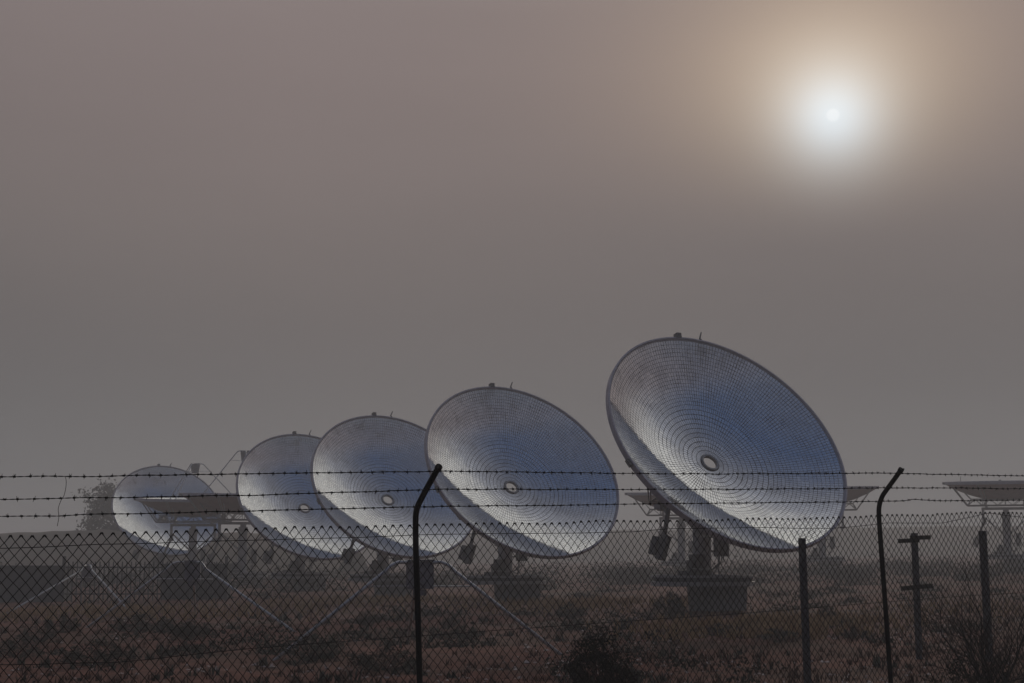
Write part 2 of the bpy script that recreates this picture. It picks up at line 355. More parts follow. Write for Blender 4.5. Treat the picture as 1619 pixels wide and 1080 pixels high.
# ------------------------------------------------------------------ the dish collector
RD, DEPTH, PIV = 3.75, 1.16, 0.55
def bowl(r): return DEPTH * (r / RD) ** 2
def make_dish():
    root = empty('solar_dish')
    # --- pedestal (local: X along the elevation axis, Y away from the opening)
    c = MB().cyl((0, 0, -.4), .255, 3.75, 32).cyl((0, 0, 1.08), .34, .05, 32).cyl((0, 0, 3.35), .31, .22, 32)
    for k in range(12):
        a = k * math.pi / 6; c.cyl((.295 * math.cos(a), .295 * math.sin(a), 1.13), .018, .03, 6)
    col = c.build('column', 'column', root); smooth_by_angle(col)
    # loops of cable on the column
    cb = MB()
    for z0, z1, off in ((2.9, 2.45, .26), (2.35, 1.75, .2)):
        pts = [Vector((-.26 - off * math.sin(math.pi * t / 10) * .55, -.12, z0 + (z1 - z0) * t / 10)) for t in range(11)]
        cb.tube(pts, .011, 5)
    cb.build('cable', 'cable', col)
    # platform: round deck on a ring beam
    p = MB(); p.lathe([(.26, 1.05), (1.40, 1.05), (1.40, .93), (1.36, .93), (1.36, .86), (.26, .86)], 56, close=True)
    for k in range(8):
        a = k * math.pi / 4 + .2; p.quadbox((.8 * math.cos(a), .8 * math.sin(a), .83), (1.1, .08, .12), Matrix.Rotation(a, 3, 'Z'))
    pl = p.build('platform', 'deck', root); smooth_by_angle(pl)
    rb = MB().lathe([(1.36, .905), (1.47, .905), (1.47, .79), (1.36, .79)], 56, close=True).lathe([(1.40, 1.085), (1.44, 1.085), (1.44, 1.02), (1.40, 1.02)], 56, close=True).build('ring_beam', 'galvdark', pl); smooth_by_angle(rb)
    # concrete foundation under one side of the deck
    b = MB(); b.quadbox((.50, .0, .24), (1.42, .95, 1.08), taper=.92); b.quadbox((-.02, 0, -.02), (.5, .5, 1.6))
    b.build('foundation', 'concrete', root)
    # drive cabinets
    k = MB(); k.quadbox((.66, -.02, 1.98), (.30, .34, .76)); k.quadbox((.66, -.02, 2.375), (.34, .38, .03)); k.quadbox((.42, -.02, 2.2), (.30, .06, .05)); k.quadbox((.42, -.02, 1.75), (.30, .06, .05))
    cab = k.build('control_cabinet', 'box', root)
    k = MB()
    for i in range(3): k.tube([(.58 + .07 * i, -.05, 1.6), (.57 + .06 * i, -.04, 1.45), (.45 + .04 * i, 0, 1.32), (.3, .02, 1.2)], .014, 5)
    k.build('cable', 'cable', cab)
    k = MB().tube([(.455, -.16, 1.12), (.455, -.16, 2.42), (.56, -.16, 2.42)], .022, 6); k.build('conduit', 'palebox', cab)
    k = MB(); k.quadbox((-.52, -.35, 1.135), (.74, .6, .17)); k.quadbox((-.43, -.35, 1.44), (.30, .34, .44)); k.quadbox((-.63, -.33, 1.36), (.11, .26, .28))
    dm = k.build('azimuth_drive', 'box', root)
    k = MB().cyl((-.62, -.62, 1.22), .04, .05, 8).cyl((-.5, -.62, 1.22), .03, .04, 8).tube([(-.8, -.6, 1.22), (-.8, -.6, 1.27), (-.15, -.6, 1.24)], .015, 5)
    k.build('fitting', 'galv', dm)
    # yoke: V struts from the column to the bearings
    y = MB(); y.quadbox((0, 0, 3.62), (.5, .4, .16)); y.quadbox((0, 0, 3.92), (2.9, .16, .16))
    for sx in (-1, 1):
        y.tube([(sx * .22, 0, 2.35), (sx * 1.32, 0, 3.4)], .05, 6); y.quadbox((sx * 1.36, 0, 3.42), (.16, .2, 1.1))
        y.quadbox((sx * 1.36, 0, 3.0), (.3, .3, .16))
    y.quadbox((0, 0, 3.76), (.34, .3, .2)); y.build('yoke', 'column', root)
    # counterweight arm
    a = MB(); p0, p1 = Vector((-1.25, -.3, 3.3)), Vector((-1.74, -.66, 2.12)); a.tube([p0, p1], .07, 6)
    a.tube([(-1.2, .1, 3.3), (-1.25, -.3, 3.3)], .07, 6); a.tube([(-1.36, 0, 3.1), (-1.5, -.45, 2.75)], .03, 5)
    cw = a.build('counterweight_arm', 'box', root)
    rot = Matrix.Rotation(R(19), 3, 'Y') @ Matrix.Rotation(R(20), 3, 'Z')
    w = MB().quadbox((-1.80, -.70, 1.84), (.19, .24, .68), rot).quadbox((-1.96, -.50, 1.90), (.12, .20, .50), rot).quadbox((-1.86, -.62, 2.0), (.1, .2, .06), rot); w.build('weight', 'box', cw)
    w = MB().tube([(-1.3, -.3, 3.25), (-1.2, -.35, 3.1), (-1.05, -.35, 3.12), (-.95, -.3, 2.9), (-.8, -.25, 3.05), (-.4, -.2, 3.0)], .014, 5); w.build('cable', 'cable', cw)
    # --- reflector (local Z out of the bowl, pivot at the origin)
    e = empty('reflector'); e.parent = root; e.location = (0, 0, 3.92)
    zo = PIV
    prof = [(.25 + (RD - .06 - .25) * i / 30, zo + bowl(.25 + (RD - .06 - .25) * i / 30)) for i in range(31)]
    mi = MB().lathe(prof, 160).build('mirror', 'mirror', e, smooth=True)
    back = [(r, z - .05) for r, z in prof]
    MB().lathe(list(reversed(back)), 96).build('backing_shell', 'shell', e, smooth=True)
    zr = zo + DEPTH
    rm = MB().lathe([(RD - .075, zr - .035), (RD - .045, zr + .02), (RD, zr + .02), (RD + .005, zr - .15), (RD - .05, zr - .165), (RD - .07, zr - .10)], 160, close=True).build('rim', 'rim', e)
    smooth_by_angle(rm)
    h = MB().lathe([(.285, zo + .03), (.285, zo - .05), (.215, zo - .05), (.215, zo + .045), (.27, zo + .055)], 40, close=True).build('hub_ring', 'galv', e); smooth_by_angle(h)
    # back truss
    t = MB(); zu, zl = zo + .05, zo - .35
    for s in (-1, 1):
        for ax in (0, 1):
            def P(u, z, s=s, ax=ax): return Vector((u, s * 1.15, z)) if ax == 0 else Vector((s * 1.15, u, z))
            t.tube([P(-2.28, zl), P(2.28, zl)], .035, 5); t.tube([P(-2.05, zu), P(2.05, zu)], .03, 5)
            us = [-2.28 + 4.56 * i / 10 for i in range(11)]
            for i in range(10): t.tube([P(us[i], zl if i % 2 == 0 else zu), P(us[i + 1] * (1 if i < 9 else 1), zu if i % 2 == 0 else zl)], .018, 4)
            for i in (2, 5, 8): t.tube([P(us[i], zl), P(us[i], zu)], .018, 4)
            for q in (-1, 1):
                A = P(q * 2.28, zl); d = Vector((A.x, A.y, 0)).normalized()
                for off in (-.05, .05):
                    sd = Vector((-d.y, d.x, 0)) * off
                    t.tube([A + sd, d * (RD - .09) + sd + Vector((0, 0, zr - .12))], .022, 4)
                B = P(q * 2.05, zu); t.tube([B, d * 2.85 + Vector((0, 0, zo + bowl(2.85) - .06))], .025, 4)
                t.tube([A, B], .025, 4)
    for s in (-1, 1):
        t.quadbox((s * 1.15, 0, zo - .44), (.16, .5, .3)); t.tube([(s * 1.15, 0, 0), (s * 1.45, 0, 0)], .07, 10)
    t.build('back_truss', 'galv', e)
    # instruments on the top of the rim (Y is the up-slope side)
    a = R(90 + 3); c = Vector((math.cos(a) * RD, math.sin(a) * RD, zr - .03))
    s = MB().quadbox(c + Vector((0, .07, .02)), (.16, .14, .18), Matrix.Rotation(R(20), 3, 'X')); s.quadbox(c + Vector((0, .015, -.06)), (.10, .05, .16)); s.build('sensor_box', 'box', e)
    a = R(90 - 9.5); c = Vector((math.cos(a) * RD, math.sin(a) * RD, zr - .03))
    s = MB().tube([c, c + Vector((-.02, .10, .01)), c + Vector((.12, .34, .03))], [.03, .03, .018], 6).tube([c + Vector((.06, 0, 0)), c + Vector((.0, .12, 0))], .015, 5); s.build('sensor_rod', 'box', e)
    a = R(195); c = Vector((math.cos(a) * (RD + .02), math.sin(a) * (RD + .02), zr - .07)); s = MB().quadbox(c, (.12, .22, .1), Matrix.Rotation(a, 3, 'Z')); s.build('rim_bracket', 'box', e)
    return root

def tripod_mesh(span_r, h, top_r, tr):
    """three bent tubes meeting in a flat ring; feet on a circle"""
    mb = MB()
    for k in range(3):
        a = R(90 + 120 * k); d = Vector((math.cos(a), math.sin(a), 0))
        pts = [d * span_r, d * (top_r + .16) + Vector((0, 0, h - .10)), d * (top_r + .05) + Vector((0, 0, h - .02)), d * (top_r - .08) + Vector((0, 0, h)), Vector((0, 0, h))]
        mb.tube(pts, tr, 7)
    return mb

AZ, EL = 28.15, 34.15
def set_dish(root, C, az, el, tilt_extra=0.0):
    """C: world point of the rim-plane centre"""
    a, e = R(az), R(el)
    n = Vector((math.cos(e) * math.sin(a), -math.cos(e) * math.cos(a), math.sin(e)))
    X = Vector((math.cos(a), math.sin(a), 0))
    piv = C - n * (DEPTH + PIV)
    return n, X, piv

dish = make_dish(); first = [True]
refl_names = ('reflector',)
def place_dish(C, az, el, label, spin=0, skip=()):
    global dish
    root = dish if first[0] else copy_tree(dish, None, skip)
    first[0] = False
    n, X, piv = set_dish(root, C, az, el)
    g = piv.z - 3.92
    root.location = (piv.x, piv.y, g); root.rotation_euler = (0, 0, R(az))
    for ch in root.children:
        if ch.name.split('.')[0] == 'reflector': ch.rotation_euler = (R(90 - el), 0, R(spin) if el > 80 else 0)
    tag(root, label, 'solar dish', 'mirror dishes of the solar plant'); return root

D = [((6.07, 39.63, 3.28), 'nearest and largest blue mirrored dish, standing right of the others in front of the sun'),
     ((.44, 50.66, 3.11), 'second largest tilted mirror dish, its left edge behind the left black fence post'),
     ((-4.91, 60.73, 3.07), 'third tilted mirror dish, overlapped on its right by the second largest dish'),
     ((-9.81, 70.01, 3.01), 'fourth tilted mirror dish, hiding the receiver of the flat stowed dish beside it'),
     ((-23.52, 97.79, 3.19), 'smallest and haziest tilted mirror dish, beside the tree at far left')]
roots = []
for k, (c, lab) in enumerate(D):
    roots.append(place_dish(Vector(c) + Vector((0, 0, EYE)), AZ + (0, .5, -.6, .4, -.5)[k], EL + (0, -.4, .5, -.3, .4)[k], lab))
# stowed, facing straight up
def rimpt(px, py, Y): return at(px, py, Y)
flat = [((307, 788, 92), 'flat stowed dish with a tripod receiver on top, in front of the haziest tilted dish', 12),
        ((386, 781, 84), 'flat stowed dish with tripod receiver, partly hidden behind the fourth tilted dish', 14),
        ((1076, 779, 96), 'flat stowed dish seen between the two largest tilted dishes', -5),
        ((1297, 770, 94), 'flat stowed dish whose right end shows just right of the largest dish', -14),
        ((1588, 761, 90), 'flat stowed dish at the right edge, upturned above its lattice frame', -18)]
stow = []
for (p, lab, az) in flat:
    stow.append(place_dish(rimpt(*p), az, (86.4, 87.5, 87.4, 87.2, 86.9)[len(stow)], lab))
def receiver_tripod(parent, z, r=2.75, h=2.75):
    t = tripod_mesh(r, h, .42, .032).build('receiver_tripod', 'tube', parent, loc=(0, 0, z))
    for k in range(3):
        a = R(90 + 120 * k); b = R(210 + 120 * k)
    m = MB()
    for k in range(3):
        a = R(90 + 120 * k); d = Vector((math.cos(a), math.sin(a), 0))
        m.tube([d * 1.05 + Vector((0, 0, h * .80)), Vector((0, 0, h * .80))], .012, 4)
    m.build('brace', 'tube', t)
    MB().lathe([(.001, h + .02), (.30, h + .02), (.30, h - .1), (.22, h - .62), (.001, h - .62)], 8).build('receiver', 'receiver', t)
    m = MB()
    for k in range(3):
        a = R(90 + 120 * k); m.quadbox((math.cos(a) * r, math.sin(a) * r, .04), (.14, .14, .22))
    m.build('foot', 'box', t)
    return t
for k in (0, 1):
    e = [c for c in stow[k].children if c.name.startswith('reflector')][0]
    t = receiver_tripod(e, PIV + DEPTH - .28, 2.9, 2.8 if k == 1 else 2.5); t.rotation_euler = (0, 0, R(35 if k == 0 else 60))
e = [c for c in stow[4].children if c.name.startswith('reflector')][0]
MB().tube([(-2.6, -2.55, PIV + DEPTH), (-2.6, -2.55, PIV + DEPTH + .35)], .02, 5).build('lightning_rod', 'galv', e)

# ------------------------------------------------------------------ tripod frames standing on the ground
def ground_tripod(F, apex, az, label, boxrot, rear_len=1.0):
    """F: three feet (world), apex: centre top"""
    root = empty('receiver_frame', apex - Vector((0, 0, apex.z - sum(f.z for f in F) / 3)))
    o = root.location.copy(); ap = apex - o
    tops = []
    for f in F:
        d = (f - apex); d.z = 0; d.normalize(); f2 = f - o
        pts = [f2 - Vector((0, 0, .06)), f2.lerp(ap + d * .62 - Vector((0, 0, .16)), .999), ap + d * .50 - Vector((0, 0, .05)), ap + d * .38, ap]
        MB().tube(pts, .031, 8).build('leg', 'tube', root, smooth=True); tops.append(d)
    rot = Matrix.Rotation(boxrot, 3, 'Z')
    MB().quadbox(ap + Vector((0, 0, -.22)), (.38, .30, .46), rot).quadbox(ap + Vector((0, 0, .03)), (.42, .34, .03), rot).cyl(ap + Vector((0, 0, -.56)), .12, .1, 12).build('receiver', 'receiver', root)
    m = MB()
    for k, d in enumerate(tops): m.tube([ap + d * .98 - Vector((0, 0, .40)), ap - Vector((0, 0, .40))], .012, 5)
    m.build('brace', 'tube', root)
    tag(root, label, 'receiver frame', 'tube tripods with receivers on the ground')
def foot(px, py):
    d = ray(px, py); Y = 20.0
    for _ in range(40):
        P = Vector((0, 0, EYE)) + d * (Y / d.y); Y *= 1 + .5 * ((P.z - gz(P.x, P.y)) / EYE) if Y < 200 else 1
    P.z = gz(P.x, P.y); return P
ground_tripod([foot(425, 1046), foot(895, 1036), foot(644, 1018)], at(664, 889, 24.6), 0, 'nearest tube tripod with grey receiver box, standing behind the left black fence post', R(30))
ground_tripod([foot(133, 992), foot(470, 998), foot(309, 972)], at(305, 889, 35.5), 0, 'middle tube tripod on the ground, standing before the dark picket fence', R(10))
ground_tripod([foot(2, 972), foot(208, 969), foot(128, 958)], at(139, 894, 49.5), 0, 'faintest tube tripod with violet grey box, farthest left before the picket fence', R(20))

# ------------------------------------------------------------------ picket fence and walls at far left
pf = empty('picket_fence', at(230, 950, 55)); pf.location.z = gz(pf.location.x, 55)
base = pf.location.copy()
def lp(px, z, Y=55): p = at(px, 900, Y); return Vector((p.x - base.x, Y - base.y, z - base.z))
gg = base.z; topz = at(0, 888, 55).z
m = MB()
px = 108
while px < 357:
    P = lp(px, (gg + topz) / 2 - .05); m.quadbox(P, (.045, .03, topz - gg + .1)); px += 7.1
m.build('pickets', 'picket', pf)
m = MB()
for z in (topz - .22, gg + .25): m.quadbox((lp(101, z) + lp(358, z)) / 2 + Vector((0, .04, 0)), ((358 - 101) * 55 / FPX, .04, .06))
m.build('rail', 'picket', pf)
for px in (101, 358): MB().quadbox(lp(px, (gg + topz) / 2 + .05), (.11, .11, topz - gg + .3)).build('post', 'picket', pf)
tag(pf, 'dark picket fence with thin upright bars behind the middle tube tripod', 'fence')
def wall(px0, px1, ytop, Y, label, name='low_wall', cat='wall', th=1.2):
    a, b = at(px0, ytop, Y), at(px1, ytop, Y); g0 = gz((a.x + b.x) / 2, Y) - .3
    o = MB(); c = Vector(((a.x + b.x) / 2, Y + th / 2, (a.z + g0) / 2)); o.quadbox((0, 0, 0), (b.x - a.x, th, a.z - g0)); o.quadbox((0, 0, (a.z - g0) / 2 + .03), (b.x - a.x + .08, th + .08, .07))
    w = o.build(name, 'darkwall', loc=c); tag(w, label, cat)
wall(-140, 101, 897, 55.4, 'low dark block wall left of the picket fence')
wall(255, 356, 894, 56.2, 'low dark block wall behind the right half of the picket fence')

# ------------------------------------------------------------------ the chain link fence in front
FL = at(0, 880, 7.55); FR = at(1619, 880, 12.35)
ft = Vector((FR.x - FL.x, FR.y - FL.y, 0)); FLEN = ft.length; ft.normalize(); fn = Vector((ft.y, -ft.x, 0))   # fn points to the camera's side
def onfence(px, py, off=0.0):
    """the point of the fence plane (moved off towards the camera) seen at a photo pixel"""
    d = ray(px, py); o = Vector((0, 0, EYE)); q = FL + fn * off
    t = (q - o).dot(fn) / d.dot(fn); return o + d * t
def fu(P): return (P - FL).dot(ft)
def interp(tab, u):
    if u <= tab[0][0]: a, b = tab[0], tab[1]
    elif u >= tab[-1][0]: a, b = tab[-2], tab[-1]
    else:
        for a, b in zip(tab, tab[1:]):
            if a[0] <= u <= b[0]: break
    return a[1] + (b[1] - a[1]) * (u - a[0]) / (b[0] - a[0])
def ftab(pts, off=0.0): return [(fu(onfence(x, y, off)), onfence(x, y, off).z) for x, y in pts]
fence = empty('chain_link_fence', Vector((FL.x, FL.y, 0)))
FO = fence.location.copy()
topt = ftab([(10, 847), (165, 842), (300, 839), (420, 834), (560, 832), (700, 829.5), (860, 826), (1000, 823), (1150, 821), (1300, 818), (1400, 815), (1480, 813), (1540, 810), (1619, 810)])
U0, U1 = -2.2, FLEN + 2.5
p2, q2 = .0305, .0350
def mesh_fence():
    mb = MB(); kn = MB(); nk = int((U1 - U0) / p2)
    nz_ = lambda u, z, s: noise.noise(Vector((u * 2.1, z * 2.1, s))) * .011 + noise.noise(Vector((u * 9, z * 9, s + 4))) * .006
    def W3(u, z, o): return Vector((FL.x, FL.y, 0)) + ft * u + fn * o + Vector((0, 0, z)) - FO
    tops = {}
    def node(k, j):       # node k: across, j: level counted down from the top
        u = U0 + k * p2; zt = interp(topt, u)
        sc = 1 + .0 * u; z = zt - j * q2
        if j == 0 or j == -1:
            z += (noise.noise(Vector((k * .9, 2, 0))) * .007) * min(1, max(0, (u - 2.0) / 2))
            u += noise.noise(Vector((k * .8, 7, 0))) * .008 * min(1, max(0, (u - 2.0) / 2))
        return u + nz_(u, z, 1), z + nz_(u, z, 11)
    for k in range(nk):
        n = 50; pts = []
        st = k % 2           # wire k lives between node columns k and k+1; at level j it sits at the column of even parity
        for j in range(n):
            c = k if (j + k) % 2 == 0 else k + 1
            # levels: even columns have nodes on even j
            u, z = node(c, j)
            o = (-.035 if True else 0) + (.0016 if c == k else -.0016)
            pts.append(W3(u, z, o))
        # columns carry nodes only where (col + level) is even -> zigzag
        mb.tube(pts, .0029, 4, cap=False)
        # knuckled ends, thicker
        c0 = k if (0 + k) % 2 == 0 else k + 1
        a = pts[0]; b = pts[0].lerp(pts[1], .30)
        kn.tube([a + Vector((0, 0, .001)), b], [.0058, .0042], 5)
    mb.build('wire_mesh', 'wire', fence)
    kn.build('knuckle', 'wire', fence)['kind'] = 'stuff'
mesh_fence()
def line_wire(name, pts, off, r, amp=.0):
    tab = ftab(pts, off); mb = MB(); P = []; u = U0; i = 0
    while u < U1:
        z = interp(tab, u) + noise.noise(Vector((u * 3, off, 9))) * .003
        P.append(Vector((FL.x, FL.y, 0)) + ft * u + fn * off + Vector((0, 0, z)) - FO); u += .06
    mb.tube(P, r, 5); return mb.build(name, 'wire', fence)
line_wire('tension_wire', [(0, 867), (165, 861), (400, 854), (560, 850), (700, 844.5), (900, 843), (1000, 841), (1060, 836), (1200, 834), (1310, 836), (1360, 832), (1400, 827), (1490, 827), (1530, 819), (1563, 811), (1590, 815), (1619, 818)], -.03, .0022)
line_wire('tension_wire', [(0, 1051), (180, 1048), (400, 1025), (560, 1013), (880, 990), (1200, 968), (1500, 944), (1619, 937)], -.03, .0020)
def dew():
    tab = ftab([(0, 1051), (180, 1048), (400, 1025), (560, 1013), (880, 990), (1200, 968), (1500, 944), (1619, 937)], -.03); mb = MB()
    for k in range(46):
        u = fu(onfence(rnd.uniform(500, 1600), 900)); P = Vector((FL.x, FL.y, 0)) + ft * u - fn * .027 + Vector((0, 0, interp(tab, u) - .004)) - FO
        mb.lathe([(.0005, -.004), (.0028, 0), (.0005, .004)], 6, P)
    mm = Mat('water_drop', .08, .0); mm.color((.8, .8, .8)); mm.b.inputs['Metallic'].default_value = .9
    o = mb.build('dewdrops', mm.m, fence); o['kind'] = 'stuff'
dew()
def barbed(pts, off, seed):
    tab = ftab(pts, off); mb = MB(); r_ = random.Random(seed); st = .0125
    def C(u): return Vector((FL.x, FL.y, 0)) + ft * u + fn * off + Vector((0, 0, interp(tab, u) + noise.noise(Vector((u * 4, seed, 0))) * .0045)) - FO
    n = int((U1 - U0) / st)
    for ph in (0, math.pi):
        P = []
        for i in range(n):
            u = U0 + i * st; t = i * .95 + ph; P.append(C(u) + Vector((0, 0, 1)) * math.sin(t) * .0016 + fn * math.cos(t) * .0016)
        mb.tube(P, .0021, 4)
    u = U0 + .03
    while u < U1 - .05:
        c = C(u); mb.tube([c - ft * .006, c + ft * .0065], .0058, 6)
        for s in range(4):
            a = r_.uniform(0, 6.28); d = (Vector((0, 0, 1)) * math.sin(a) + fn * math.cos(a) + ft * r_.uniform(-.5, .5)).normalized()
            mb.tube([c, c + d * .017], [.0022, .0009], 4)
        u += .0745 * r_.uniform(.82, 1.18)
    mb.build('barbed_wire', 'wire', fence)
barbed([(0, 754), (165, 753), (330, 750), (480, 748), (560, 747), (700, 745), (900, 747.5), (1100, 749.5), (1390, 748), (1619, 752.5)], .26, 1)
barbed([(0, 790), (90, 788), (165, 787), (400, 783), (560, 778), (700, 773.5), (1000, 774), (1300, 773), (1390, 771.5), (1500, 771.5), (1619, 773)], .14, 2)
barbed([(0, 816.5), (90, 816), (130, 813), (250, 812), (400, 807.5), (560, 804), (700, 800.5), (850, 799.5), (1000, 797), (1300, 794), (1430, 792), (1445, 789.5), (1480, 792), (1619, 791)], .02, 3)
def bent_post(pts, pxc):
    P0 = onfence(pxc, 880, .02)
    n2 = ft.cross(Vector((0, 0, 1))).normalized()
    pl = ft                       # the post bends within the plane across the fence
    out = []
    for x, y in pts:
        d = ray(x, y); o = Vector((0, 0, EYE)); t = (P0 - o).dot(pl) / d.dot(pl); out.append(o + d * t - FO)
    out = [Vector((out[0].x, out[0].y, 0)) + (out[0] - out[1]) * 0 + Vector((0, 0, -.3 - FO.z))] + out
    mb = MB().tube(out, .0188, 14)
    e = out[-1]; d = (out[-1] - out[-2]).normalized()
    mb.tube([e - d * .012, e + d * .010], .0225, 14)
    p = mb.build('post', 'blackpost', fence); smooth_by_angle(p, 50)
    # hooks that hold the wires
    h = MB()
    for fr in (.12, .5, .88):
        q = out[-3].lerp(out[-1], fr); h.tube([q, q + fn * .035 + Vector((0, 0, .01))], .006, 6)
    h.build('wire_hook', 'blackpost', p)
def arc(pts, k=4):
    """Catmull-Rom through the traced points"""
    out = []
    for i in range(len(pts) - 1):
        p0, p1, p2_, p3 = pts[max(i - 1, 0)], pts[i], pts[i + 1], pts[min(i + 2, len(pts) - 1)]
        for j in range(k):
            t = j / k
            out.append(tuple(.5 * ((2 * p1[a]) + (-p0[a] + p2_[a]) * t + (2 * p0[a] - 5 * p1[a] + 4 * p2_[a] - p3[a]) * t * t + (-p0[a] + 3 * p1[a] - 3 * p2_[a] + p3[a]) * t ** 3) for a in (0, 1)))
    out.append(pts[-1]); return out
bent_post([(663.5, 1080), (661, 980)] + arc([(657.4, 864), (657.2, 818), (660, 802), (665, 791), (675.4, 771), (684, 755.5), (693.5, 739)]), 658)
bent_post([(1408.5, 1080), (1403, 1000)] + arc([(1392, 850), (1389.8, 817), (1390.3, 800), (1395, 785), (1403, 773), (1414, 758), (1424.5, 743)]), 1392)
# stray length of wire hanging on the barbed strands
pts = [onfence(x, y, .262) for x, y in arc([(103, 754), (104.5, 760), (104, 771), (101, 784), (97, 790), (92, 804), (93, 817), (90.5, 832)], 3)]
sw = MB().tube([p - pts[0] for p in pts], .0016, 5).build('loose_wire', 'wire', loc=pts[0]); tag(sw, 'thin kinked length of wire hanging from the top barbed strand at far left', 'wire')
tag(fence, 'black chain link fence with three barbed strands crossing the whole view', 'fence')

# ------------------------------------------------------------------ old profile posts behind the fence
def profile_post(pb, ptop, Y, w, label, arms=(), ybase=None):
    T = at(*ptop, Y); Bx = at(*pb, Y); B = Vector((Bx.x, Y, gz(Bx.x, Y) - .1))
    root = empty('weathered_post', (B.x, B.y, B.z + .1))
    o = root.location; d = (T - Bx); top = T - o; bot = Bx - o
    # extend along the lean down to the ground
    k = (B.z - Bx.z) / (T.z - Bx.z); bot = Bx + (T - Bx) * k - o
    mb = MB(); sec = [(-.5, -.5), (.5, -.5), (.5, .5), (.3, .5), (.3, -.22), (-.3, -.22), (-.3, .5), (-.5, .5)]
    ry = Matrix.Rotation(R(24), 3, 'Z'); n = len(sec)
    for e in (bot, top):
        for (x, y) in sec: mb.v.append(e + ry @ Vector((x * w, y * w, 0)))
    for i in range(n): j = (i + 1) % n; mb.f.append([i, j, n + j, n + i])
    mb.f.append(list(range(n - 1, -1, -1))); mb.f.append(list(range(n, 2 * n)))
    mb.build('shaft', 'weatherpost', root)
    for (x0, y0, x1, y1, th) in arms:
        a = at(x0, y0, Y) - o; b = at(x1, y1, Y) - o; c = (a + b) / 2; dd = b - a; L = dd.length
        rot = Matrix.Rotation(-math.atan2(dd.z, dd.x), 3, 'Y'); off = Vector((0, -w * .62, 0))
        mm = MB().quadbox(c + off, (L, .02, th), rot).quadbox(c + off + Vector((0, .03, th / 2)), (L, .06, .012), rot)
        mm.build('crossarm', 'blackpost', root)
    tag(root, label, 'post', 'old metal profile posts behind the fence')
profile_post((1277, 1080), (1268, 851), 17.0, .064, 'plain weathered grey post standing just left of the right black fence post')
profile_post((1453, 1030), (1445.5, 843), 21.8, .072, 'weathered grey post with crossarms near its top and middle',
             [(1419, 856, 1452, 854.5, .058), (1438, 851, 1470, 850, .058), (1423, 931, 1449, 928.5, .062), (1446, 928.5, 1474, 926.5, .062)])
profile_post((1562, 1000), (1553.5, 839.5), 20.5, .078, 'plain weathered grey post rising behind the bare twiggy bush')

# ------------------------------------------------------------------ vegetation
def shrub_mesh(seed, rx, h, nl, lw, flat=.6, rag=.35, holes=0.0):
    """leaf clumps on twigs; returns (leaf MB, twig MB), base at the origin"""
    r_ = random.Random(seed); L = MB(); T = MB(); clumps = []
    for k in range(max(8, nl // 70)):
        a = r_.uniform(0, 6.28); rad = math.sqrt(r_.random()) * rx; hh = h * (1 - (rad / rx) ** 2 * flat) * r_.uniform(.25, 1.0 + rag * .4)
        clumps.append((Vector((math.cos(a) * rad, math.sin(a) * rad, hh)), r_.uniform(.10, .26) * rx))
    for c, cr in clumps:
        b = Vector((c.x * .12, c.y * .12, 0)); mid = b.lerp(c, .5) + Vector((r_.uniform(-.1, .1), r_.uniform(-.1, .1), 0)) * rx
        T.tube([b, mid, c], [.014 * rx + .003, .009 * rx + .002, .003], 4, cap=False)
        for j in range(3):
            e = c + Vector((r_.gauss(0, 1), r_.gauss(0, 1), r_.gauss(.3, .8))) * cr * 1.1; T.tube([c, e], [.003 + .003 * rx, .0015], 3, cap=False)
    per = nl // len(clumps)
    for c, cr in clumps:
        for j in range(per):
            d = Vector((r_.gauss(0, 1), r_.gauss(0, 1), r_.gauss(0, .8))); p = c + d * cr * .62
            if p.z < .01: p.z = r_.uniform(.01, .1) * h
            s = lw * r_.uniform(.6, 1.5); L.leaf(p, Vector((r_.gauss(0, 1), r_.gauss(0, 1), r_.gauss(.3, 1))), s * .55, s * 1.3)
    return L, T
def shrub_proto(name, seed, rx, h, nl, lw, mat, **kw):
    L, T = shrub_mesh(seed, rx, h, nl, lw, **kw); root = empty(name)
    L.build('foliage', mat, root); T.build('stem', 'twig', root); return root
protoA = shrub_proto('shrub', 1, .6, .62, 2600, .035, 'shrubleaf')
protoB = shrub_proto('shrub', 2, .6, .62, 2200, .035, 'grayleaf')
usedp = {}
def place_shrub(proto, px, py, wpx, hpx, label, rz=0.0, Y=None):
    P = foot(px, py) if Y is None else at(px, py, Y)
    P.z = gz(P.x, P.y) - .03
    o = copy_tree(proto) if proto.name in usedp else proto; usedp[proto.name] = 1
    o.location = P; sx = wpx * P.y / FPX / 1.35; sz = hpx * P.y / FPX / .72
    o.scale = (sx, sx, sz); o.rotation_euler = (0, 0, rz); tag(o, label, 'shrub', 'low shrubs of the plain'); return o
